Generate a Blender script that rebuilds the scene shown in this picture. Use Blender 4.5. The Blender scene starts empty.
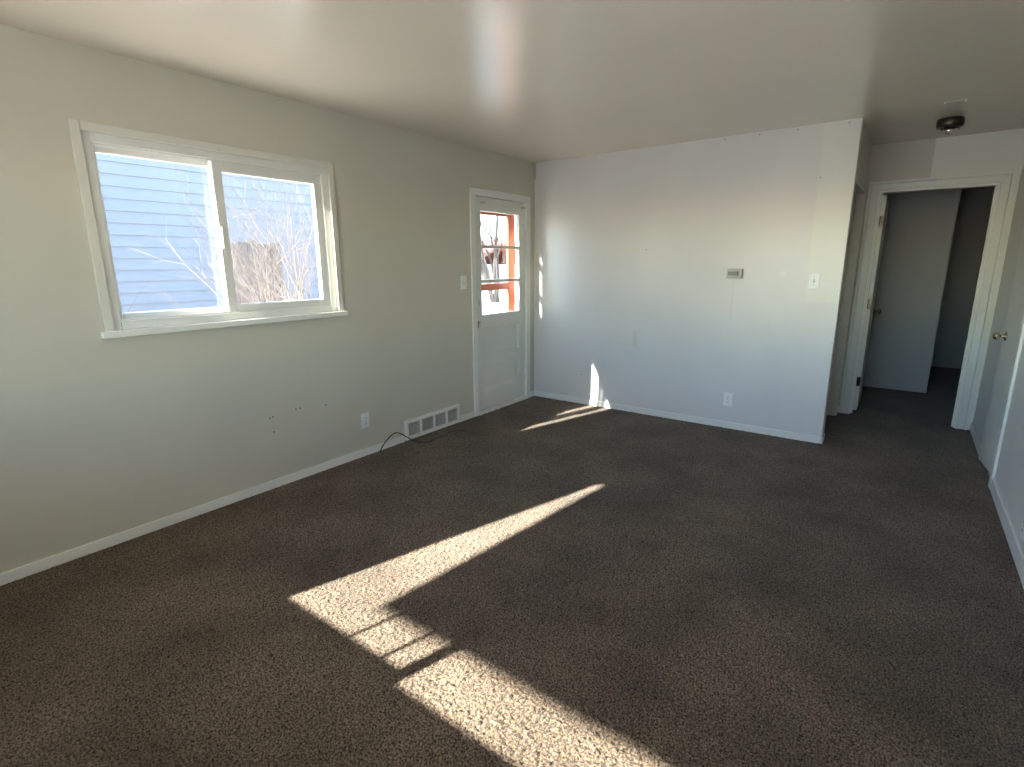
import bpy, bmesh, math, random
import numpy as np
from mathutils import Vector, Matrix, noise
random.seed(7); rng = np.random.default_rng(11)
SC = bpy.context.scene; COL = SC.collection

# ------------------------------------------------------------------ camera
CAM_P = Vector((3.2222, -4.7787, 1.4431)); FPX = 530.0
yaw, pitch, roll = 0.6357, 0.2226, -0.0062
Fv = Vector((-math.sin(yaw)*math.cos(pitch), math.cos(yaw)*math.cos(pitch), -math.sin(pitch)))
Rt = Vector((math.cos(yaw), math.sin(yaw), 0)); Uv = Rt.cross(Fv)
R2 = Rt*math.cos(roll)+Uv*math.sin(roll); U2 = -Rt*math.sin(roll)+Uv*math.cos(roll)
cd = bpy.data.cameras.new('camera'); cam = bpy.data.objects.new('camera', cd); COL.objects.link(cam)
cd.sensor_width = 36; cd.lens = 36*FPX/1024; cd.clip_start = 0.05
M = Matrix((R2, U2, -Fv)).transposed().to_4x4(); M.translation = CAM_P
cam.matrix_world = M; SC.camera = cam

# ------------------------------------------------------------------ sky, sun, exposure
SUN_S, SUN_T = 0.285, 0.52          # heading (s,1) in plan, tan(elevation)
sdir = Vector((SUN_S, 1, -SUN_T*math.hypot(SUN_S, 1))).normalized()
w = bpy.data.worlds.new('sky'); SC.world = w; w.use_nodes = True
nt = w.node_tree; bg = nt.nodes['Background']
sky = nt.nodes.new('ShaderNodeTexSky'); sky.sky_type = 'NISHITA'; sky.sun_disc = False
sky.sun_elevation = math.atan(SUN_T); sky.sun_rotation = math.atan2(-SUN_S, -1)
sky.altitude = 1700; sky.air_density = 1.25; sky.dust_density = 0.2; sky.ozone_density = 3.0
nt.links.new(sky.outputs[0], bg.inputs[0]); bg.inputs[1].default_value = 0.75
sl = bpy.data.lights.new('sun', 'SUN'); sl.energy = 22; sl.angle = math.radians(0.6); sl.color = (1.0, 0.925, 0.82)
so = bpy.data.objects.new('sun', sl); COL.objects.link(so)
so.rotation_euler = sdir.to_track_quat('-Z', 'Y').to_euler(); so.location = (-6, -20, 12)
vs = SC.view_settings; vs.view_transform = 'Standard'; vs.look = 'None'; vs.gamma = 1; vs.use_curve_mapping = False
vs.exposure = 1.22

# ------------------------------------------------------------------ materials
MATS = {}
def mat(name, col, rough=0.5, metal=0.0, spec=0.5, nscale=None, namp=0.06, bump=0.0, bscale=60, bdist=0.002, masks=()):
    """principled material; slight noise variation in colour; noise bump;
    masks: (x0,x1,y0,y1,z0,z1,colour,soft,factor) boxes in object space of a different paint"""
    if name in MATS: return MATS[name]
    m = bpy.data.materials.new(name); m.use_nodes = True; MATS[name] = m
    t = m.node_tree; b = t.nodes['Principled BSDF']; ln = t.links.new
    b.inputs['Roughness'].default_value = rough; b.inputs['Metallic'].default_value = metal
    b.inputs['Specular IOR Level'].default_value = spec
    b.inputs['Base Color'].default_value = (*col, 1)
    tc = t.nodes.new('ShaderNodeTexCoord'); out = None
    if nscale:
        n = t.nodes.new('ShaderNodeTexNoise'); n.inputs['Scale'].default_value = nscale; n.inputs['Detail'].default_value = 5
        ln(tc.outputs['Object'], n.inputs['Vector'])
        r = t.nodes.new('ShaderNodeValToRGB'); r.color_ramp.elements[0].position = .3; r.color_ramp.elements[1].position = .7
        r.color_ramp.elements[0].color = (*[c*(1-namp) for c in col], 1); r.color_ramp.elements[1].color = (*[min(1, c*(1+namp)) for c in col], 1)
        ln(n.outputs['Fac'], r.inputs[0]); out = r.outputs[0]
    if masks:
        sep = t.nodes.new('ShaderNodeSeparateXYZ'); ln(tc.outputs['Object'], sep.inputs[0])
        def mr(sock, a, b_):
            q = t.nodes.new('ShaderNodeMapRange'); q.clamp = True; ln(sock, q.inputs[0])
            q.inputs[1].default_value = a; q.inputs[2].default_value = b_; return q.outputs[0]
        for (lims, c2, soft, fac) in masks:
            fs = []
            for ax, (lo, hi) in enumerate(lims):
                if lo is not None: fs.append(mr(sep.outputs[ax], lo-soft, lo+soft))
                if hi is not None: fs.append(mr(sep.outputs[ax], hi+soft, hi-soft))
            cur = None
            for f in fs:
                if cur is None: cur = f
                else:
                    mm = t.nodes.new('ShaderNodeMath'); mm.operation = 'MULTIPLY'; ln(cur, mm.inputs[0]); ln(f, mm.inputs[1]); cur = mm.outputs[0]
            mm = t.nodes.new('ShaderNodeMath'); mm.operation = 'MULTIPLY'; ln(cur, mm.inputs[0]); mm.inputs[1].default_value = fac
            mx = t.nodes.new('ShaderNodeMix'); mx.data_type = 'RGBA'; ln(mm.outputs[0], mx.inputs[0])
            if out: ln(out, mx.inputs[6])
            else: mx.inputs[6].default_value = (*col, 1)
            mx.inputs[7].default_value = (*c2, 1); out = mx.outputs[2]
    if out: ln(out, b.inputs['Base Color'])
    if bump:
        n2 = t.nodes.new('ShaderNodeTexNoise'); n2.inputs['Scale'].default_value = bscale; n2.inputs['Detail'].default_value = 3
        ln(tc.outputs['Object'], n2.inputs['Vector'])
        bp = t.nodes.new('ShaderNodeBump'); bp.inputs['Strength'].default_value = bump; bp.inputs['Distance'].default_value = bdist
        ln(n2.outputs['Fac'], bp.inputs['Height']); ln(bp.outputs[0], b.inputs['Normal'])
    return m

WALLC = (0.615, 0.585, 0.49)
PATCH = (0.76, 0.755, 0.68)
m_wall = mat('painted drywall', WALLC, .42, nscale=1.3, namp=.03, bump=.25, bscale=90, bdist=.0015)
m_far = mat('painted drywall far', (0.72, 0.69, 0.665), .30, nscale=1.6, namp=.035, bump=.25, bscale=70, bdist=.0015, masks=[
    (((2.575, None), (None, None), (1.13, None)), PATCH, .012, .8),
    (((1.15, 1.19), (None, None), (.66, .80)), (.60, .57, .50), .012, .6),
    (((.82, 1.17), (None, None), (.662, .672)), (.60, .57, .50), .006, .35),
    (((2.02, 2.035), (None, None), (.95, 1.30)), (.58, .56, .50), .008, .3),
    (((2.38, 2.42), (None, None), (1.33, 1.37)), (.80, .78, .72), .012, .7),
    (((2.24, 2.40), (None, None), (.95, 1.12)), (.74, .735, .68), .03, .35)])
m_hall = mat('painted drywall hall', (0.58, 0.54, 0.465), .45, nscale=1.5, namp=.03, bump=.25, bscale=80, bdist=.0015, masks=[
    (((3.255, None), (None, None), (None, None)), PATCH, .006, .9)])
m_ceil = mat('painted ceiling', (0.79, 0.715, 0.615), .25, spec=1.0, nscale=1.0, namp=.03, bump=.12, bscale=22, bdist=.004)
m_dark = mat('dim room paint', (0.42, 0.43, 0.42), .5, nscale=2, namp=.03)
m_trim = mat('semi gloss white trim', (0.82, 0.81, 0.76), .35, nscale=4, namp=.03)
m_trimc = mat('patched casing paint', (0.72, 0.72, 0.68), .35, nscale=4, namp=.03, masks=[(((3.3, None), (None, None), (1.27, None)), PATCH, .006, .9)])
m_door = mat('door paint', (0.76, 0.755, 0.69), .33, nscale=3, namp=.03)
m_vinyl = mat('white vinyl', (0.80, 0.79, 0.74), .3, nscale=6, namp=.02)
m_plate = mat('white plastic plate', (0.88, 0.88, 0.86), .3, nscale=20, namp=.02)
m_hole = mat('dark recess', (0.03, 0.028, 0.025), .7, nscale=30, namp=.2)
m_brass = mat('aged brass', (0.62, 0.53, 0.38), .22, metal=1, nscale=60, namp=.1)
m_bronze = mat('dark bronze', (0.06, 0.05, 0.04), .25, metal=.8, nscale=40, namp=.15)
m_chrome = mat('chrome', (0.75, 0.73, 0.70), .12, metal=1, nscale=40, namp=.03)
m_black = mat('black rubber cable', (0.012, 0.011, 0.010), .45, nscale=40, namp=.2)
m_lcd = mat('thermostat display', (0.09, 0.10, 0.09), .2, nscale=40, namp=.05)
m_tback = mat('almond plastic', (0.52, 0.51, 0.46), .4, nscale=30, namp=.03)
m_grille = mat('vent dark interior', (0.30, 0.275, 0.24), .6, nscale=30, namp=.2)
m_louv = mat('vent louvre paint', (0.50, 0.48, 0.43), .45, nscale=30, namp=.05)
m_nail = mat('nail head', (0.22, 0.20, 0.17), .5, metal=.5, nscale=60, namp=.2)
m_orange = mat('orange red paint', (0.72, 0.17, 0.07), .4, nscale=8, namp=.08)
m_siding = mat('pale blue lap siding', (0.18, 0.193, 0.22), .6, nscale=3, namp=.06)
m_soffit = mat('soffit', (0.55, 0.55, 0.53), .6, nscale=3, namp=.05)
m_ext = mat('exterior stucco', (0.55, 0.52, 0.47), .8, nscale=8, namp=.08, bump=.4, bscale=80)
m_bark = mat('pale bark', (0.14, 0.115, 0.10), .8, nscale=30, namp=.25)
m_bark2 = mat('brown bark', (0.05, 0.04, 0.034), .8, nscale=30, namp=.25)
m_conc = mat('concrete ground', (0.62, 0.56, 0.47), .85, nscale=4, namp=.12, bump=.3, bscale=60)
m_redroof = mat('red roof', (0.50, 0.10, 0.07), .6, nscale=10, namp=.1)
m_gar = mat('garage white', (0.70, 0.69, 0.66), .6, nscale=6, namp=.05)
m_wood = mat('weathered fence wood', (0.115, 0.10, 0.095), .8, nscale=12, namp=.25)
m_shing = mat('asphalt roof', (0.16, 0.14, 0.13), .9, nscale=40, namp=.3)

def glass_mat():
    m = bpy.data.materials.new('window glass'); m.use_nodes = True; t = m.node_tree
    t.nodes.remove(t.nodes['Principled BSDF']); o = t.nodes['Material Output']
    tr = t.nodes.new('ShaderNodeBsdfTransparent'); tr.inputs[0].default_value = (.93, .95, .95, 1)
    gl = t.nodes.new('ShaderNodeBsdfGlossy'); gl.inputs['Roughness'].default_value = .02
    fr = t.nodes.new('ShaderNodeFresnel')                 # thin pane: same reflectance on both faces
    ge = t.nodes.new('ShaderNodeNewGeometry'); ir = t.nodes.new('ShaderNodeMapRange')
    t.links.new(ge.outputs['Backfacing'], ir.inputs[0]); ir.inputs[3].default_value = 1.45; ir.inputs[4].default_value = 1/1.45
    t.links.new(ir.outputs[0], fr.inputs[0])
    n = t.nodes.new('ShaderNodeTexNoise'); n.inputs['Scale'].default_value = 3
    tc = t.nodes.new('ShaderNodeTexCoord'); t.links.new(tc.outputs['Object'], n.inputs['Vector'])
    bp = t.nodes.new('ShaderNodeBump'); bp.inputs['Strength'].default_value = .02; t.links.new(n.outputs['Fac'], bp.inputs['Height'])
    t.links.new(bp.outputs[0], gl.inputs['Normal'])
    mx = t.nodes.new('ShaderNodeMixShader'); t.links.new(fr.outputs[0], mx.inputs[0])
    t.links.new(tr.outputs[0], mx.inputs[1]); t.links.new(gl.outputs[0], mx.inputs[2]); t.links.new(mx.outputs[0], o.inputs[0])
    return m
m_glass = glass_mat()

def carpet_mat():
    m = bpy.data.materials.new('brown carpet'); m.use_nodes = True; t = m.node_tree; ln = t.links.new
    b = t.nodes['Principled BSDF']; b.inputs['Roughness'].default_value = .95; b.inputs['Specular IOR Level'].default_value = .1
    b.inputs['Sheen Weight'].default_value = .15; b.inputs['Sheen Roughness'].default_value = .6
    tc = t.nodes.new('ShaderNodeTexCoord')
    n = t.nodes.new('ShaderNodeTexNoise'); n.inputs['Scale'].default_value = 150; n.inputs['Detail'].default_value = 3
    n2 = t.nodes.new('ShaderNodeTexNoise'); n2.inputs['Scale'].default_value = 2.2; n2.inputs['Detail'].default_value = 4
    ln(tc.outputs['Object'], n.inputs['Vector']); ln(tc.outputs['Object'], n2.inputs['Vector'])
    r = t.nodes.new('ShaderNodeValToRGB'); e = r.color_ramp.elements
    e[0].position = .37; e[0].color = (.024, .015, .009, 1); e[1].position = .66; e[1].color = (.240, .176, .120, 1)
    ln(n.outputs['Fac'], r.inputs[0])
    r2 = t.nodes.new('ShaderNodeValToRGB'); e = r2.color_ramp.elements
    e[0].position = .3; e[0].color = (.62, .60, .57, 1); e[1].position = .7; e[1].color = (1.2, 1.2, 1.2, 1)
    ln(n2.outputs['Fac'], r2.inputs[0])
    mx = t.nodes.new('ShaderNodeMix'); mx.data_type = 'RGBA'; mx.blend_type = 'MULTIPLY'; mx.inputs[0].default_value = 1
    ln(r.outputs[0], mx.inputs[6]); ln(r2.outputs[0], mx.inputs[7]); ln(mx.outputs[2], b.inputs['Base Color'])
    return m
m_carpet = carpet_mat()

# ------------------------------------------------------------------ mesh helpers
class MB:
    def __init__(s): s.bm = bmesh.new()
    def box(s, x0, x1, y0, y1, z0, z1, bev=0, rot=None, org=None):
        r = bmesh.ops.create_cube(s.bm, size=1); vs_ = r['verts']
        for v in vs_: v.co = Vector(((x0+x1)/2+v.co.x*(x1-x0), (y0+y1)/2+v.co.y*(y1-y0), (z0+z1)/2+v.co.z*(z1-z0)))
        if bev:
            es = list({e for v in vs_ for e in v.link_edges})
            rb = bmesh.ops.bevel(s.bm, geom=es, offset=bev, segments=2, profile=.6, affect='EDGES')
            vs_ = list({v for f in rb['faces'] for v in f.verts} | {v for v in vs_ if v.is_valid})
        if rot is not None: bmesh.ops.rotate(s.bm, verts=vs_, cent=org or Vector(), matrix=rot)
        return s
    def cyl(s, a, b, r0, r1=None, seg=16, cap=True):
        a = Vector(a); b = Vector(b); d = b-a; r1 = r0 if r1 is None else r1
        q = d.to_track_quat('Z', 'Y').to_matrix().to_4x4(); q.translation = (a+b)/2
        bmesh.ops.create_cone(s.bm, cap_ends=cap, segments=seg, radius1=r0, radius2=max(r1, 1e-5), depth=d.length, matrix=q)
        return s
    def lathe(s, o, axis, prof, seg=24):
        """prof: (distance along axis, radius)"""
        o = Vector(o); ax = Vector(axis).normalized(); q = ax.to_track_quat('Z', 'Y').to_matrix()
        rings = []
        for d, r in prof:
            rings.append([s.bm.verts.new(o+q@Vector((max(r, 1e-5)*math.cos(2*math.pi*k/seg), max(r, 1e-5)*math.sin(2*math.pi*k/seg), d))) for k in range(seg)])
        for a, b in zip(rings, rings[1:]):
            for k in range(seg): s.bm.faces.new((a[k], a[(k+1) % seg], b[(k+1) % seg], b[k]))
        s.bm.faces.new(rings[0][::-1]); s.bm.faces.new(rings[-1])
        return s
    def ring(s, x0, x1, y0, y1, z0, z1, wd, bev=0, wt=None, wb=None):
        """rectangular frame lying in the y-z plane"""
        wt = wd if wt is None else wt; wb = wd if wb is None else wb
        s.box(x0, x1, y0, y0+wd, z0, z1, bev); s.box(x0, x1, y1-wd, y1, z0, z1, bev)
        s.box(x0, x1, y0+wd, y1-wd, z1-wt, z1, bev); s.box(x0, x1, y0+wd, y1-wd, z0, z0+wb, bev)
        return s
    def poly(s, pts):
        s.bm.faces.new([s.bm.verts.new(p) for p in pts]); return s
    def build(s, name, m, parent=None, smooth=False):
        bmesh.ops.recalc_face_normals(s.bm, faces=s.bm.faces)
        me = bpy.data.meshes.new(name); s.bm.to_mesh(me); s.bm.free()
        if smooth:
            for p in me.polygons: p.use_smooth = True
        return link(name, me, m, parent)
def link(name, me, m, parent=None):
    o = bpy.data.objects.new(name, me); COL.objects.link(o)
    if m and not me.materials: me.materials.append(m)
    if parent:
        o.parent = parent; o.matrix_parent_inverse = Matrix.Translation(-parent.location)
    return o
def empty(name, loc):
    o = bpy.data.objects.new(name, None); COL.objects.link(o); o.location = loc; o.empty_display_size = .1; return o
def tag(o, label, cat, group=None):
    o['label'] = label; o['category'] = cat
    if group: o['group'] = group
    return o
def struct(o, label=None, cat=None):
    o['kind'] = 'structure'
    if label: o['label'] = label
    if cat: o['category'] = cat
    return o
def wall(name, m, ax, a0, a1, u0, u1, z0, z1, holes=()):
    """slab normal to axis ax, from a0..a1, running u0..u1, with rectangular holes (u0,u1,z0,z1)"""
    us = sorted({u0, u1, *[h for q in holes for h in q[:2]]}); zs = sorted({z0, z1, *[h for q in holes for h in q[2:]]})
    def solid(i, j):
        if i < 0 or j < 0 or i >= len(us)-1 or j >= len(zs)-1: return False
        cu, cz = (us[i]+us[i+1])/2, (zs[j]+zs[j+1])/2
        return not any(h[0] < cu < h[1] and h[2] < cz < h[3] for h in holes)
    bm = bmesh.new(); vc = {}
    def V(a, u, z):
        k = (a, u, z)
        if k not in vc: vc[k] = bm.verts.new((a, u, z) if ax == 0 else (u, a, z))
        return vc[k]
    for i in range(len(us)-1):
        for j in range(len(zs)-1):
            if not solid(i, j): continue
            A, B, C, D = us[i], us[i+1], zs[j], zs[j+1]
            for a in (a0, a1): bm.faces.new((V(a, A, C), V(a, B, C), V(a, B, D), V(a, A, D)))
            if not solid(i-1, j): bm.faces.new((V(a0, A, C), V(a1, A, C), V(a1, A, D), V(a0, A, D)))
            if not solid(i+1, j): bm.faces.new((V(a0, B, C), V(a1, B, C), V(a1, B, D), V(a0, B, D)))
            if not solid(i, j-1): bm.faces.new((V(a0, A, C), V(a1, A, C), V(a1, B, C), V(a0, B, C)))
            if not solid(i, j+1): bm.faces.new((V(a0, A, D), V(a1, A, D), V(a1, B, D), V(a0, B, D)))
    bmesh.ops.recalc_face_normals(bm, faces=bm.faces)
    me = bpy.data.meshes.new(name); bm.to_mesh(me); bm.free()
    return struct(link(name, me, m))

# ------------------------------------------------------------------ room shell
H = 2.44; W = 2.81; R = 3.824; YH = 1.152; YB = -5.35; XE = 4.6; YN = 4.6; TH = .125
wall_left = wall('wall_left', m_wall, 0, -TH, 0, YB-TH, YN+.12, -.4, H+.2, [(-3.82, -2.47, 1.12, 2.07), (-.985, -.145, -.02, 2.06)])
wall_far = wall('wall_far', m_far, 1, 0, .11, 0, W, 0, H)
wall_back = wall('wall_back', m_wall, 1, YB-TH, YB, 0, XE+.12, -.4, H+.2, [(.645, 3.50, .825, 2.0)])
wall_right = wall('wall_right', mat('painted drywall right', (0.74, 0.72, 0.68), .38, nscale=1.6, namp=.03, bump=.25, bscale=70, bdist=.0015), 0, R, R+.11, YB, YH, 0, H, [(-.31, .25, 0, 2.04)])
wall_hall_side = wall('wall_hall_side', m_hall, 0, W-.12, W, .11, YH, 0, H, [(.17, 1.0, 0, 2.04)])
wall_hall = wall('wall_hall', m_hall, 1, YH, YH+.12, 0, XE, 0, H, [(2.908, 3.715, 0, 2.05)])
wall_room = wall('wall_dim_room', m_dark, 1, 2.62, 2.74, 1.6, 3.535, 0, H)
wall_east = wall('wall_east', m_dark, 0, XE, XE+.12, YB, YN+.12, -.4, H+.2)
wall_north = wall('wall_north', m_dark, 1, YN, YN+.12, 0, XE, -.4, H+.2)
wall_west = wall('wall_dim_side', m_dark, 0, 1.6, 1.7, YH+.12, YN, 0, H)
ceiling = struct(MB().box(-TH, XE+.12, YB-TH, YN+.12, H, H+.2).build('ceiling', m_ceil))

def make_floor():
    V = []; Fc = []; off = 0
    def grid(xs, ys, amp, zlow=0):
        nonlocal off
        X, Y = np.meshgrid(xs, ys); nx, ny = len(xs), len(ys)
        wn = rng.random((ny, nx)); 
        sm = (wn+np.roll(wn, 1, 0)+np.roll(wn, 1, 1)+np.roll(wn, (1, 1), (0, 1)))/4
        hgt = (.8*wn+.4*sm-.6)*amp
        jx = (rng.random((ny, nx))-.5)*(xs[1]-xs[0])*.6
        V.append(np.stack([X+jx, Y+(rng.random((ny, nx))-.5)*.0035, hgt+zlow], -1).reshape(-1, 3))
        i = np.arange((ny-1)*(nx-1)); r = i//(nx-1); c = i % (nx-1); a = off+r*nx+c
        Fc.append(np.stack([a, a+1, a+nx+1, a+nx], -1)); off += nx*ny
    ys = [-4.75]
    while ys[-1] < 0.004: ys.append(ys[-1]+.0044+.0040*(ys[-1]+4.75)/4.75)
    grid(np.arange(0, 3.832, .0048), np.array(ys), .009)
    grid(np.arange(2.66, 3.94, .009), np.arange(-.012, 1.34, .011), .010)
    grid(np.array([0, 2.0, 4.6]), np.array([-5.35, -5.1, -4.74]), 0)
    grid(np.array([0, 1.2, 2.66]), np.array([.0, .6, 1.32]), 0, -.002)
    grid(np.array([3.94, 4.3, 4.6]), np.array([-4.75, -1, 1.32]), 0, -.002)
    grid(np.array([0, 2, 4.6]), np.array([1.30, 3, 4.6]), 0, -.001)
    v = np.concatenate(V).astype(np.float32); f = np.concatenate(Fc).astype(np.int32)
    me = bpy.data.meshes.new('floor'); me.vertices.add(len(v)); me.vertices.foreach_set('co', v.ravel())
    me.loops.add(f.size); me.loops.foreach_set('vertex_index', f.ravel())
    me.polygons.add(len(f)); me.polygons.foreach_set('loop_start', np.arange(0, f.size, 4, dtype=np.int32))
    me.update(); me.validate()
    o = struct(link('floor', me, m_carpet)); return o
floor = make_floor()
sub = MB().box(-TH, XE+.12, YB-TH, YN+.12, -.3, -.03).build('subfloor', m_conc, floor)

def baseboard(name, boxes, m=None):
    b = MB()
    for q in boxes: b.box(*q, bev=.004)
    return struct(b.build(name, m or m_trim))
baseboard('baseboard_left', [(0, .012, YB, -1.93, .0, .058), (0, .012, -1.245, -1.035, .0, .058), (0, .012, -.09, -.0, .0, .058)])
baseboard('baseboard_far', [(.012, W-.008, -.012, 0, .0, .060), (W-.002, W+.012, -.012, .112, 0, .060)])
baseboard('baseboard_right', [(R-.013, R, YB, -.395, .0, .085)])
baseboard('baseboard_hall', [(R-.012, R, .33, YH, 0, .075), (W, 2.83, YH-.012, YH, 0, .06)])
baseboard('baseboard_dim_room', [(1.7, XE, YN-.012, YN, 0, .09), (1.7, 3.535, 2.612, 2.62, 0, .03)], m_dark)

# nails and holes on the walls, each a small piece of the wall it is in
def dots(parent, pts, r, m, axis, name):
    base = None
    for p in pts:
        if base is None: me = MB().cyl((0, 0, 0), Vector(axis)*.0025, r, r*.8, 10); base = me.build(name, m, parent); o = base
        else: o = link(name, base.data, m, parent)
        o.location = p
dots(wall_left, [(0.0003, -3.033, .479), (.0003, -3.038, .378), (.0003, -2.868, .495), (.0003, -2.838, .495), (.0003, -2.637, .472), (.0003, -3.055, .476)], .005, m_hole, (1, 0, 0), 'nail_hole')
dots(wall_far, [(1.867, -.0003, 2.42), (2.132, -.0003, 2.42), (2.399, -.0003, 2.42), (2.733, -.0003, 2.418), (2.587, -.0003, 2.06), (1.24, -.0003, 1.56), (.59, -.0003, .31)], .005, m_nail, (0, -1, 0), 'nail_head')
MB().box(0, .02, -.02, 0, 2.28, H, .004).build('corner_strip', m_louv, wall_far)

# ------------------------------------------------------------------ sliding window in the left wall
win = struct(empty('window_1', (0, -3.145, 1.12)))
b = MB()
b.box(0, .014, -3.856, -3.815, 1.115, 2.108, .004).box(0, .014, -2.475, -2.435, 1.115, 2.108, .004).box(0, .014, -3.815, -2.475, 2.066, 2.108, .004)
b.build('casing', mat('window casing paint', (.72, .70, .62), .35, nscale=4, namp=.03), win)
MB().box(-.01, .034, -3.872, -2.418, 1.088, 1.122, .005).build('window_sill', m_trim, win)
MB().ring(-.12, -.012, -3.82, -2.47, 1.12, 2.07, .045, .004).build('window_frame', m_vinyl, win)
fx = MB().ring(-.118, -.082, -3.776, -3.165, 1.164, 2.027, .036, .004).build('fixed_sash', m_vinyl, win)
MB().box(-.101, -.097, -3.742, -3.199, 1.198, 1.993).build('pane', m_glass, fx)
sh = MB().ring(-.066, -.028, -3.215, -2.515, 1.164, 2.027, .052, .004, .062, .048).build('sliding_sash', m_vinyl, win)
MB().box(-.050, -.046, -3.166, -2.564, 1.209, 1.968).build('pane', m_glass, sh)
MB().box(-.028, -.018, -3.205, -3.190, 1.54, 1.66, .003).build('latch', m_vinyl, sh)
b = MB()
for z in (1.165, 2.020): b.box(-.072, -.068, -3.775, -2.515, z-.004, z+.010).box(-.026, -.022, -3.775, -2.515, z-.004, z+.010)
b.build('track', m_vinyl, win)

# ------------------------------------------------------------------ picture window behind the camera, with an unseen, guessed porch roof outside
wb_ = struct(empty('window_2', (2.06, YB, .90)))
def xring(b, x0, x1, y0, y1, z0, z1, wd, bev=.004):
    b.box(x0, x0+wd, y0, y1, z0, z1, bev); b.box(x1-wd, x1, y0, y1, z0, z1, bev); b.box(x0+wd, x1-wd, y0, y1, z1-wd, z1, bev); b.box(x0+wd, x1-wd, y0, y1, z0, z0+wd, bev); return b
xring(MB(), .585, 3.56, YB, YB+.012, .765, 2.06, .06).build('casing', m_trim, wb_)
xring(MB(), .645, 3.50, YB-.05, YB, .825, 2.0, .045).build('window_frame', m_vinyl, wb_)
MB().box(.69, 1.425, YB-.045, YB-.002, .87, .903, .003).build('sash_rail', m_vinyl, wb_)
MB().box(1.425, 1.475, YB-.045, YB-.005, .87, 1.955, .003).build('mullion', m_vinyl, wb_)
MB().box(2.62, 2.68, YB-.045, YB-.005, .87, 1.955, .003).build('mullion', m_vinyl, wb_)
for x in (1.125, 1.32): MB().box(x-.007, x+.007, YB-.04, YB-.02, .87, 1.955).build('shadow_bar', m_vinyl, wb_)  # unseen thin bars, added for their shadow lines across the sun patch
for x0, x1 in ((.69, 1.425), (1.475, 2.62), (2.68, 3.455)): MB().box(x0, x1, YB-.032, YB-.028, .87, 1.955).build('pane', m_glass, wb_)

D = 2.1; ZR = 2.130; XL = .43; K = .36  # unseen porch roof, guessed and dimensioned to outline the sun patch
porch = tag(empty('unseen_porch_roof', (XL, YB-TH, 2.2)), 'unseen sloping porch roof added outside the front picture window to shape the sun patch', 'roof')
b = MB()
y0, y1 = YB-D, YB-TH
z1_, z0_ = ZR+K*(D-TH), ZR
pts = [(XL, y0, z0_), (5.2, y0, z0_), (5.2, y1, z1_), (XL, y1, z1_)]
vb = [b.bm.verts.new(p) for p in pts]; vt = [b.bm.verts.new((p[0], p[1], p[2]+.08)) for p in pts]
b.bm.faces.new(vb); b.bm.faces.new(vt[::-1])
for k in range(4): b.bm.faces.new((vb[k], vb[(k+1) % 4], vt[(k+1) % 4], vt[k]))
b.build('roof_deck', m_soffit, porch)
for x in (4.0, 5.1): MB().box(x-.05, x+.05, y0+.05, y0+.15, -.3, 2.2, .005).build('post', m_trim, porch)

# ------------------------------------------------------------------ front door in the left wall
dr = struct(empty('door_1', (0, -.565, 0)))
b = MB(); b.box(0, .016, -1.032, -.965, 0, 2.04, .004).box(0, .016, -.165, -.095, 0, 2.04, .004).box(0, .016, -1.032, -.095, 2.04, 2.104, .004)
b.build('casing', m_trim, dr)
b = MB(); b.box(-TH, 0, -.985, -.967, 0, 2.06).box(-TH, 0, -.163, -.145, 0, 2.06).box(-TH, 0, -.967, -.163, 2.042, 2.06); b.build('jamb', m_trim, dr)
MB().box(-TH, .020, -.967, -.163, -.01, .030, .003).build('threshold', mat('worn threshold', (.82, .81, .76), .4, nscale=20, namp=.1), dr)
dy0, dy1, dz0, dz1 = -.962, -.168, .042, 2.036
gy0, gy1, gz0, gz1 = -.872, -.268, .965, 1.915
b = MB(); X0, X1 = -.050, -.006
b.box(X0, X1, dy0, gy0, dz0, dz1, .002).box(X0, X1, gy1, dy1, dz0, dz1, .002)
for z0, z1 in ((dz0, .225), (.478, .572), (.846, gz0), (gz1, dz1)): b.box(X0, X1, gy0, gy1, z0, z1, .002)
leaf = b.build('door_leaf', m_door, dr)
for z0, z1 in ((.225, .478), (.572, .846)):
    pn = MB().box(X0+.010, X1-.024, gy0, gy1, z0, z1).build('panel', m_door, dr)
    MB().ring(X1-.025, X1-.006, gy0, gy1, z0, z1, .016, .007).build('moulding', m_door, pn)
gz = gz1-gz0
for k in (1, 2): MB().box(X0+.004, X1-.002, gy0, gy1, gz0+gz*k/3-.014, gz0+gz*k/3+.014, .003).build('muntin', m_door, dr)
for k in range(3): MB().box(-.030, -.026, gy0, gy1, gz0+gz*k/3+(.014 if k else 0), gz0+gz*(k+1)/3-(.014 if k < 2 else 0)).build('pane', m_glass, dr)
for z in (1.825, 1.05, .32):
    h = MB().box(-.006, .006, -.176, -.156, z-.045, z+.045, .001).cyl((.006, -.165, z-.048), (.006, -.165, z+.048), .006, seg=10).build('hinge', m_trim, dr)
MB().lathe((X1, -.925, .885), (1, 0, 0), [(0, .030), (.006, .029), (.010, .012), (.016, .011)]).build('knob_rosette', m_door, dr, True)
MB().box(-.008, .0175, -.966, -.958, .85, .92, .001).build('latch_plate', m_hole, dr)
MB().lathe((X1, -.935, 1.09), (1, 0, 0), [(0, .026), (.008, .025), (.012, .010), (.03, .009)]).build('deadbolt', m_louv, dr, True)
for y in (-.86, -.22):
    MB().lathe((X1, y, 1.985), (1, 0, 0), [(0, .013), (.004, .012), (.006, .006), (.03, .006), (.034, .010), (.040, .008)], 14).build('hook', m_louv, dr, True)

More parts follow.
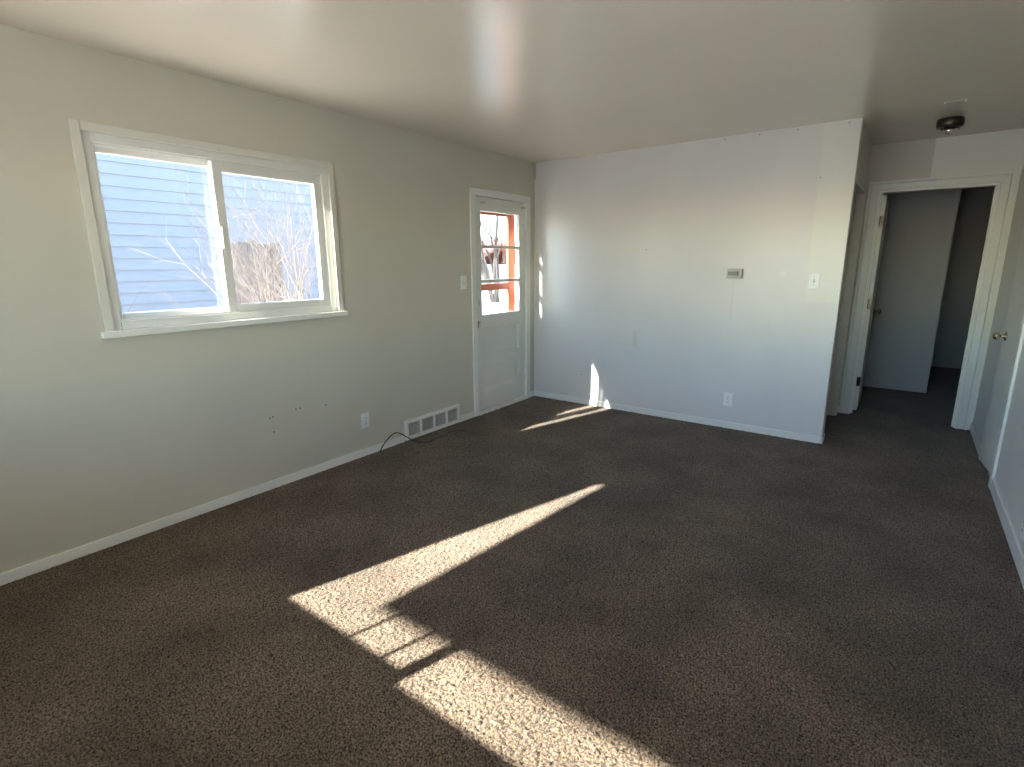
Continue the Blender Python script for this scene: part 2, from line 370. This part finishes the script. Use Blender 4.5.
# orange storm door outside
sd = tag(empty('storm_door', (-.12, -.53, 0)), 'orange red storm door frame seen through the panes of the front door', 'door')
for nm, q in (('stile', (-.135, -.105, -.964, -.815)), ('stile', (-.135, -.105, -.315, -.205))): MB().box(*q, .02, 2.04, .004).build(nm, m_orange, sd)
for z0, z1 in ((1.90, 2.04), (1.185, 1.25), (.02, .30)): MB().box(-.135, -.105, -.815, -.315, z0, z1, .004).build('rail', m_orange, sd)
MB().box(-.122, -.118, -.815, -.315, 1.25, 1.90).build('pane', m_glass, sd)
MB().box(-.122, -.118, -.815, -.315, .30, 1.185).build('pane', m_glass, sd)
tr3 = struct(MB().box(-.14, -TH, -1.06, -.985, -.05, 2.13, .004).box(-.14, -TH, -.145, -.07, -.05, 2.13, .004).box(-.14, -TH, -.985, -.145, 2.06, 2.13, .004).build('trim_1', m_trim))

# ------------------------------------------------------------------ hall: casings, doors
def casing_y(name, y, dirn, x0, x1, z, wd, m):
    b = MB(); bw = .020; g = .005
    def layer(d, a0, a1):          # a0..a1 measured outward from the opening edge
        lo, hi = sorted((y, y+dirn*d))
        b.box(x0-a1, x0-a0, lo, hi, 0, z+a1, .002).box(x1+a0, x1+a1, lo, hi, 0, z+a1, .002).box(x0-a0, x1+a0, lo, hi, z+a0, z+a1, .002)
    layer(.014, .006, wd-bw-g); layer(.006, wd-bw-g, wd-bw); layer(.030, wd-bw, wd); layer(.020, 0, .012)
    return struct(b.build(name, m))
casing_y('trim_2', YH, -1, 2.908, 3.715, 2.05, .078, m_trimc)
b = MB(); b.box(2.908, 2.923, YH, YH+.12, 0, 2.05).box(3.70, 3.715, YH, YH+.12, 0, 2.05).box(2.923, 3.70, YH, YH+.12, 2.035, 2.05)
b.box(2.923, 2.935, YH+.03, YH+.07, 0, 2.035).box(3.688, 3.70, YH+.03, YH+.07, 0, 2.035)
struct(b.build('trim_3', m_trim))
b = MB()
b.box(W, W+.014, 1.0, 1.08, 0, 2.04, .004)
b.box(W-.12, W, .17, .185, 0, 2.04).box(W-.12, W, .985, 1.0, 0, 2.04).box(W-.12, W, .185, .985, 2.025, 2.04).box(W-.085, W-.05, .972, .985, 0, 2.025)
struct(b.build('trim_4', mat('dull hall trim', (.62, .59, .51), .4, nscale=4, namp=.03)))
b = MB()
for y0, y1 in ((-.385, -.31), (.25, .325)): b.box(R-.016, R, y0, y1, 0, 2.04, .004)
b.box(R-.016, R, -.385, .325, 2.04, 2.115, .004)
b.box(R, R+.11, -.31, -.298, 0, 2.04).box(R, R+.11, .238, .25, 0, 2.04).box(R, R+.11, -.298, .238, 2.028, 2.04)
struct(b.build('trim_5', m_trim))

def knob(parent, o, ax, m):
    return MB().lathe(o, ax, [(0, .030), (.005, .030), (.009, .013), (.030, .011), (.036, .020), (.048, .027), (.060, .026), (.068, .016), (.070, .004)]).build('door_knob', m, parent, True)
def slab_door(name, hinge, ang, width, height, knob_side, m, hinges=True):
    """flush slab, hinge line at local origin, leaf along +x, thickness along y"""
    e = struct(empty(name, (0, 0, 0)))
    MB().box(0, width, -.035, 0, .012, height, .002).build('door_leaf', m, e)
    for s in knob_side: knob(e, (width-.065, 0 if s > 0 else -.035, .93), (0, s, 0), m_brass)
    if hinges:
        for z in (.30, 1.05, 1.80):
            MB().cyl((-.004, .006, z-.045), (-.004, .006, z+.045), .007, seg=10).box(-.004, .0, -.033, .004, z-.045, z+.045).build('hinge', m_bronze, e)
    e.location = hinge; e.rotation_euler = (0, 0, ang)
    return e
# open door of the dim room, swung in against the side
slab_door('door_2', (2.930, YH+.135, 0), math.radians(90.5), .75, 2.02, (-1, 1), m_door)
# closet door, slightly ajar, in the right hand wall
slab_door('door_3', (R+.034, -.294, 0), math.radians(95.5), .55, 2.02, (1,), m_door, False)

# ------------------------------------------------------------------ wall fittings
def outlet(name, o, u, n, label, kind='outlet'):
    """o centre on the wall, u = horizontal direction, n = normal"""
    e = tag(empty(name, (0, 0, 0)), label, 'outlet' if kind == 'outlet' else 'switch')
    u = Vector(u); n = Vector(n); Mx = Matrix((u, n, Vector((0, 0, 1)))).transposed().to_4x4(); Mx.translation = Vector(o)
    MB().box(-.037, .037, 0, .006, -.060, .060, .003).build('cover_plate', m_plate, e)
    if kind == 'outlet':
        for z in (-.021, .021):
            r = MB().box(-.015, .015, .005, .0085, z-.014, z+.014, .003).build('receptacle', m_plate, e)
            MB().box(-.008, -.005, .0082, .0092, z-.003, z+.007).box(.005, .008, .0082, .0092, z-.003, z+.007).cyl((0, .0082, z-.008), (0, .0092, z-.008), .0025, seg=8).build('slot', m_hole, r)
        MB().cyl((0, .005, 0), (0, .0075, 0), .003, seg=8).build('screw', m_nail, e)
    else:
        MB().box(-.006, .006, .005, .009, -.013, .013, .001).build('toggle_slot', m_louv, e)
        MB().box(-.004, .004, .006, .020, -.002, .008, .001, Matrix.Rotation(math.radians(25), 3, 'X'), Vector((0, .006, 0))).build('toggle', m_plate, e)
        for z in (-.03, .03): MB().cyl((0, .005, z), (0, .0072, z), .003, seg=8).build('screw', m_nail, e)
    e.matrix_world = Mx
    return e
outlet('wall_outlet', (0, -2.31, .277), (0, 1, 0), (1, 0, 0), 'white duplex outlet low on the wall under the sliding window')
outlet('wall_outlet', (2.065, 0, .262), (1, 0, 0), (0, -1, 0), 'white duplex outlet low on the far wall below the thermostat')
outlet('light_switch', (2.626, 0, 1.297), (1, 0, 0), (0, -1, 0), 'white toggle switch near the right end of the far wall', 'switch')
outlet('light_switch', (0, -1.136, 1.28), (0, 1, 0), (1, 0, 0), 'white toggle switch on the wall beside the front door', 'switch')
outlet('wall_outlet', (R, -1.43, .19), (0, -1, 0), (-1, 0, 0), 'white outlet plate near the floor at the right edge of the photo')

th = tag(empty('thermostat', (2.035, 0, 1.35)), 'small rectangular thermostat with a grey display on the far wall', 'thermostat')
MB().box(1.968, 2.102, -.006, 0, 1.310, 1.390, .002).build('back_plate', m_tback, th)
MB().box(1.972, 2.096, -.028, -.006, 1.315, 1.385, .004).build('housing', m_tback, th)
MB().box(1.984, 2.052, -.0295, -.0275, 1.332, 1.368).build('display', m_lcd, th)
MB().box(2.056, 2.068, -.031, -.0275, 1.332, 1.368, .001).build('button', m_hole, th)

vent = tag(empty('floor_vent', (0, -1.587, 0)), 'white return air grille with four louvred openings at the foot of the left wall', 'vent')
v0, v1, q0, q1 = -1.921, -1.253, .008, .178
MB().box(.0, .004, v0+.01, v1-.01, q0+.01, q1-.01).build('backing', m_grille, vent)
b = MB().ring(.0, .022, v0, v1, q0, q1, .028, .003)
step = (v1-v0-.028)/4
for k in (1, 2, 3): b.box(.004, .021, v0+.014+step*k-.010, v0+.014+step*k+.010, q0+.028, q1-.028, .002)
b.build('frame', m_trim, vent)
lm = None
for k in range(4):
    for j in range(6):
        z = q0+.038+j*.019
        yc = v0+.014+step*(k+.5)
        if lm is None:
            o = MB().box(-.005, .005, -step/2+.004, step/2-.004, -.0015, .0015, 0, Matrix.Rotation(math.radians(35), 3, 'Y')).build('louvre', m_louv, vent); lm = o.data
        else: o = link('louvre', lm, None, vent)
        o.location = (.013, yc, z)

def curve_obj(name, pts, rad, m, parent=None, res=6):
    cu = bpy.data.curves.new(name, 'CURVE'); cu.dimensions = '3D'; cu.bevel_depth = rad; cu.bevel_resolution = 2; cu.resolution_u = res
    s = cu.splines.new('NURBS'); s.points.add(len(pts)-1); s.use_endpoint_u = True; s.order_u = 3
    for q, p in zip(s.points, pts): q.co = (*p, 1)
    tmp = bpy.data.objects.new('tmp', cu); COL.objects.link(tmp)
    dg = bpy.context.evaluated_depsgraph_get(); me = bpy.data.meshes.new_from_object(tmp.evaluated_get(dg))
    bpy.data.objects.remove(tmp); me.name = name
    for p in me.polygons: p.use_smooth = True
    return link(name, me, m, parent)
c = curve_obj('cable', [(.045, -2.225, -.002), (.045, -2.215, .03), (.04, -2.15, .080), (.04, -2.08, .118), (.05, -2.03, .118), (.085, -1.97, .065), (.13, -1.92, .02), (.175, -1.89, .014), (.215, -1.85, .014), (.20, -1.77, .014), (.18, -1.71, .015), (.205, -1.655, .015), (.17, -1.57, .016), (.17, -1.51, .016), (.215, -1.44, .016), (.255, -1.435, .015), (.29, -1.45, .012)], .0045, m_black)
tag(c, 'thin black cable coming out of the carpet in front of the floor grille', 'cable')

lf = tag(empty('ceiling_light', (3.318, .43, H)), 'dark bronze ceiling light pan without a shade in the hallway', 'ceiling light')
o = (3.318, .43, H)
MB().lathe(o, (0, 0, -1), [(0, .076), (.012, .081), (.046, .081), (.058, .076), (.062, .062), (.054, .056)], 40).build('pan', m_bronze, lf, True)
MB().lathe((3.318, .43, H-.056), (0, 0, -1), [(0, .030), (.03, .026), (.045, .020), (.05, .008)], 24).build('socket', m_chrome, lf, True)
for s in (-1, 1): MB().cyl((3.325+s*.05, .46, H-.056), (3.325+s*.05, .46, H-.076), .006, seg=10).build('screw', m_chrome, lf)
b = MB().box(3.262, 3.370, -.118, -.110, H-.002, H).box(3.258, 3.268, -.118, -.07, H-.002, H).box(3.364, 3.374, -.118, -.06, H-.002, H)
b.build('paint_ridge', m_trim, ceiling)

# ------------------------------------------------------------------ outdoors
GZ = -.35
ground = struct(MB().box(-60, 60, -60, 70, GZ-.2, GZ).build('ground', m_conc))
XN = -5.6
nh = tag(empty('neighbour_house', (XN, -1, GZ)), 'pale blue lap sided house wall outside the sliding window', 'house')
MB().box(XN-4, XN-.02, -5.5, 1.6, GZ, 3.1).build('wall_core', m_siding, nh)
lap = .158
b = MB(); bm = b.bm
prof = [(-.022, 0), (.027, 0), (.004, lap+.012), (-.022, lap+.012)]
e0 = [bm.verts.new((x, -5.5, z)) for x, z in prof]; e1 = [bm.verts.new((x, 1.6, z)) for x, z in prof]
bm.faces.new(e0); bm.faces.new(e1[::-1])
for k in range(4): bm.faces.new((e0[k], e0[(k+1) % 4], e1[(k+1) % 4], e1[k]))
bo = b.build('siding_board', m_siding, nh); bo.location = (XN, 0, GZ)
for k in range(1, int(3.4/lap)):
    q = link('siding_board', bo.data, None, nh); q.location = (XN, 0, GZ+k*lap)
MB().box(XN-.03, XN+.03, 1.55, 1.65, GZ, 3.05, .004).build('corner_board', m_gar, nh)
MB().box(XN-4.2, XN+.12, -5.7, 1.75, 3.05, 3.15).build('eave', m_soffit, nh)

def branchy(name, base, height, nstem, depth, spread, m, seed, r0, label, cat, splay=.35, lim=None):
    rnd = random.Random(seed); bm = bmesh.new()
    def seg(a, b_, ra, rb):
        d = (b_-a); q = d.to_track_quat('Z', 'Y').to_matrix()
        A = [bm.verts.new(a+q@Vector((ra*math.cos(t), ra*math.sin(t), 0))) for t in (0, 1.57, 3.14, 4.71)]
        B = [bm.verts.new(b_+q@Vector((rb*math.cos(t), rb*math.sin(t), 0))) for t in (0, 1.57, 3.14, 4.71)]
        for k in range(4): bm.faces.new((A[k], A[(k+1) % 4], B[(k+1) % 4], B[k]))
    def grow(p, d, ln_, r, lev):
        n = 3
        for i in range(n):
            d2 = (d+Vector((rnd.gauss(0, .16), rnd.gauss(0, .16), rnd.gauss(.04, .12)))).normalized()
            q = p+d2*ln_/n; r2 = r*.8
            if lim and not (lim[0] < q.x < lim[1] and lim[2] < q.y < lim[3]): return
            seg(p, q, r, r2); p, d, r = q, d2, r2
            if lev > 0 and (i > 0 or lev < depth):
                for _ in range(rnd.choice((1, 2))):
                    ax = Vector((rnd.gauss(0, 1), rnd.gauss(0, 1), rnd.gauss(0, .5))).normalized()
                    d3 = (d+ax*spread).normalized()
                    grow(p, d3, ln_*rnd.uniform(.5, .75), r*.6, lev-1)
    for k in range(nstem):
        a = rnd.uniform(0, 6.28); d = Vector((math.cos(a)*splay, math.sin(a)*splay, 1)).normalized()
        grow(Vector(base)+Vector((math.cos(a), math.sin(a), 0))*rnd.uniform(.02, .25), d, height*rnd.uniform(.4, .6), r0, depth)
    me = bpy.data.meshes.new(name); bm.to_mesh(me); bm.free()
    return tag(link(name, me, m), label, cat)
branchy('bare_bush', (-1.6, -1.62, GZ), 2.7, 22, 4, .6, m_bark, 3, .016, 'large bare leafless bush with pale twigs behind the right pane of the sliding window', 'bush', .27, (-3.1, -.4, -2.75, -1.1))
fe = tag(empty('plank_fence', (-3.42, -1.3, GZ)), 'weathered brown plank fence behind the bare bush outside the sliding window', 'fence')
pk = None
for k in range(5):
    y = -1.50+k*.148
    if pk is None: o = MB().box(-.01, .01, -.07, .07, 0, 2.05, .004).build('plank', m_wood, fe); pk = o.data
    else: o = link('plank', pk, None, fe)
    o.location = (-3.42, y, GZ+.02*((k*7) % 3))
for z in (.3, 1.3): MB().box(-3.475, -3.432, -1.57, -.84, GZ+z, GZ+z+.09).build('rail', m_wood, fe)
branchy('bare_bush', (-3.2, -2.85, GZ), 1.6, 3, 2, .6, m_bark2, 21, .007, 'thin bare sapling behind the left pane of the sliding window', 'bush', .2, (-3.5, -2.6, -3.6, -2.0))

gar = tag(empty('garage', (-34, 40, GZ)), 'white garage with a red roof seen through the front door panes', 'garage')
MB().box(-40, -29.5, 33, 47, GZ, 1.35).build('wall', m_gar, gar)
b = MB(); bm = b.bm
pr = [(32.4, 1.2), (38.6, 3.5), (47.6, 1.2), (47.6, 1.45), (38.6, 3.75), (32.4, 1.45)]
A = [bm.verts.new((-29.0, y, z)) for y, z in pr]; B_ = [bm.verts.new((-40.5, y, z)) for y, z in pr]
bm.faces.new(A); bm.faces.new(B_[::-1])
for k in range(6): bm.faces.new((A[k], A[(k+1) % 6], B_[(k+1) % 6], B_[k]))
b.build('roof', m_redroof, gar)
MB().box(-29.5, -29.42, 36, 41, GZ, 1.1).build('garage_door', m_gar, gar)
branchy('bare_tree', (-12.5, 15.3, GZ), 7.5, 8, 3, .8, m_bark2, 5, .11, 'bare tree with many fine twigs seen through the top door pane', 'tree')
